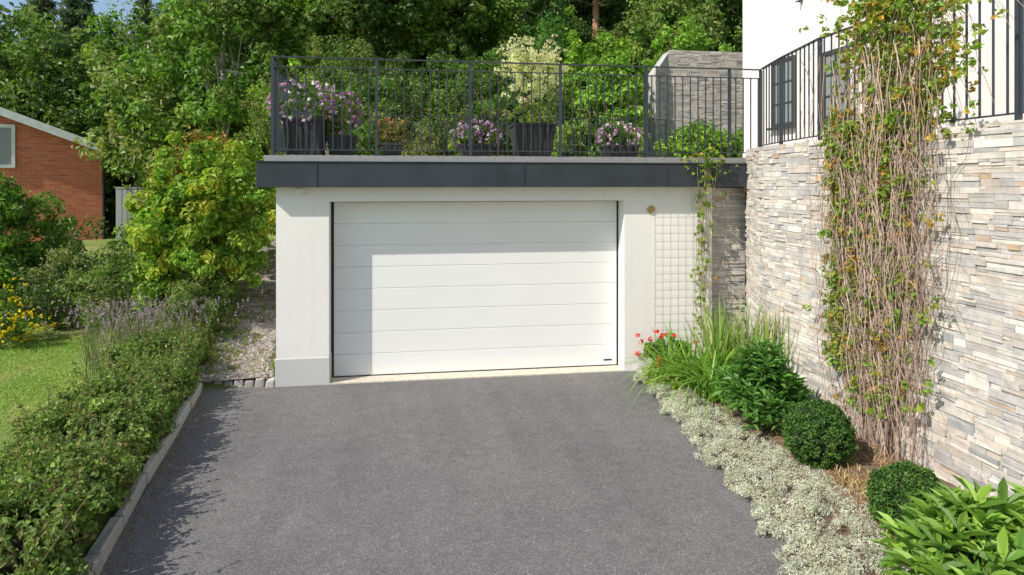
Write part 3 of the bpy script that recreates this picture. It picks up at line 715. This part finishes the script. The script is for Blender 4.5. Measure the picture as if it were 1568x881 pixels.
bk_shrub('conical_evergreen',3.9,18.2,.7,1.7,g((.05,.12,.02),(.07,.15,.03)),L=.07,n=150)
bk_shrub('garden_shrub',-1.2,17.8,1.4,1.3,G_MID+G_OLIVE);bk_shrub('garden_shrub',1.0,18.0,1.4,1.2,G_DARK+G_MID);bk_shrub('garden_shrub',2.6,18.0,1.1,1.1,G_MID+G_YEL[1:2])
for k,(x,y,r) in enumerate(((-.6,10.7,.25),(0.3,11.4,.3),(2.4,11.0,.3),(3.4,10.6,.3),(3.9,11.6,.35),(1.2,12.2,.35),(-1.0,12.2,.3))):
    shrub('terrace_plant',(x,y,2.76+r*1.0),(r,r,r*1.1),40,40,.06,.03,[G_MID,G_OLIVE,G_YEL][k%3],rad=.1)

BR_=[tuple(x*1.2 for x in c) for c in G_MID+G_OLIVE]
dA=deciduous('maple_tree',6.4,2.1,170,80,.19,BR_,(-6.8,21.5,H(-6.8,21.5)),rad=.48)
dB=deciduous('birch_tree',8.0,2.0,170,80,.17,BR_[:4],(-4.6,20.0,H(-4.6,20)),trunk=(.4,.38,.35),rad=.48)
dC=deciduous('oak_tree',6.5,2.4,180,80,.19,G_MID+G_DARK[1:]+G_OLIVE[:1],(-1.4,21.0,H(-1.4,21)),rad=.5)
cA=conifer('spruce_tree',14,3.2,(-22.0,46,1.5),G_BLUE,1.2,needle=.5)
cB=conifer('pine_tree',9.5,2.4,(5.4,27,H(5.4,27)),G_DARK+G_OLIVE[:1],1,trunk=(.46,.25,.15),low=.35,needle=.3,open_=True)
inst(dA,'maple_tree',(1.6,22.5,H(1.6,22.5)),.95,2.0);inst(dB,'birch_tree',(4.0,22.0,H(4,22)),.8,1.1)
inst(dA,'maple_tree',(8.5,21.0,H(8.5,21)),.7,5.0);inst(cB,'pine_tree',(7.6,26.5,H(7.6,26.5)),1.0,2.0)
inst(dC,'oak_tree',(11.6,24.5,H(11.6,24.5)),1.0,1.0);inst(dB,'birch_tree',(13.5,27,H(13.5,27)),1.0,3.0)
fo=empty('distant_forest')
spots=[(-27.2,47,.52),(-19.5,45,1.0),(-16.5,47,.95),(-31,48,.45),(-12.5,43,.85),(-24,50,.85)]
for k,(x,y,s) in enumerate(spots):inst(cA,'spruce_%d'%k,(x,y,H(x,y)),s*(.95+.1*rng.random()),rng.random()*6,fo)
for k,(x,y,s,o) in enumerate([(-24.8,38,.62,dA),(-20.3,39,1.3,dB),(-17.8,38,1.6,dA),(-15,36,1.45,dC),(-27.5,40,.6,dC),(-12.5,35,1.3,dB),(-22.5,37,.75,dA),(-17,36,1.0,dA)]):
    inst(o,'broadleaf_%d'%k,(x,y,float(H(x,y))-.4),s,rng.random()*6,fo)
for k in range(34):
    x=-10+25*k/34+rng.normal();y=29+9*rng.random();o=[dA,dB,dC,cB,cA][rng.integers(5)]
    s=(.9+.4*rng.random())*(.6 if o is cA else 1)
    inst(o,'forest_tree_%d'%k,(x,y,float(H(x,y))-.3),s,rng.random()*6,fo)
for k in range(8):
    x=-12+6*rng.random();y=32+8*rng.random();inst([dA,dC][k%2],'forest_tree_b%d'%k,(x,y,float(H(x,y))-.3),1.1+.2*rng.random(),rng.random()*6,fo)
for k in range(24):
    x=-9.5+27*k/24+rng.normal()*.5;y=24.5+2.5*rng.random();inst([dA,dB,dC][k%3],'forest_under_%d'%k,(x,y,float(H(x,y))-.8),.45+.2*rng.random(),rng.random()*6,fo)

# ---------------------------------------------------------------- light, sky, camera
D=Vector((2,1,-1.98)).normalized()
L=bpy.data.lights.new('sun','SUN');L.energy=5.0;L.angle=math.radians(.5);L.color=(1,.95,.86)
lo=bpy.data.objects.new('sun',L);COL.objects.link(lo);lo.rotation_euler=D.to_track_quat('-Z','Y').to_euler();lo.location=(-10,-5,12)
w=bpy.data.worlds.new('World');sc.world=w;w.use_nodes=True;nt=w.node_tree
sky=nt.nodes.new('ShaderNodeTexSky');sky.sky_type='NISHITA';sky.sun_disc=False
sky.sun_elevation=math.radians(41.5);sky.sun_rotation=math.radians(243.4)
nt.links.new(sky.outputs[0],nt.nodes['Background'].inputs[0]);nt.nodes['Background'].inputs[1].default_value=.15
cam=bpy.data.cameras.new('camera');cam.lens=24;cam.sensor_width=36;cam.shift_y=-.1024;cam.clip_end=1500
co_=bpy.data.objects.new('camera',cam);COL.objects.link(co_);co_.location=(0,0,2.43);co_.rotation_euler=(math.radians(90),0,math.radians(-9))
sc.camera=co_
sc.view_settings.view_transform='Standard';sc.view_settings.look='None';sc.view_settings.exposure=0
print('done')
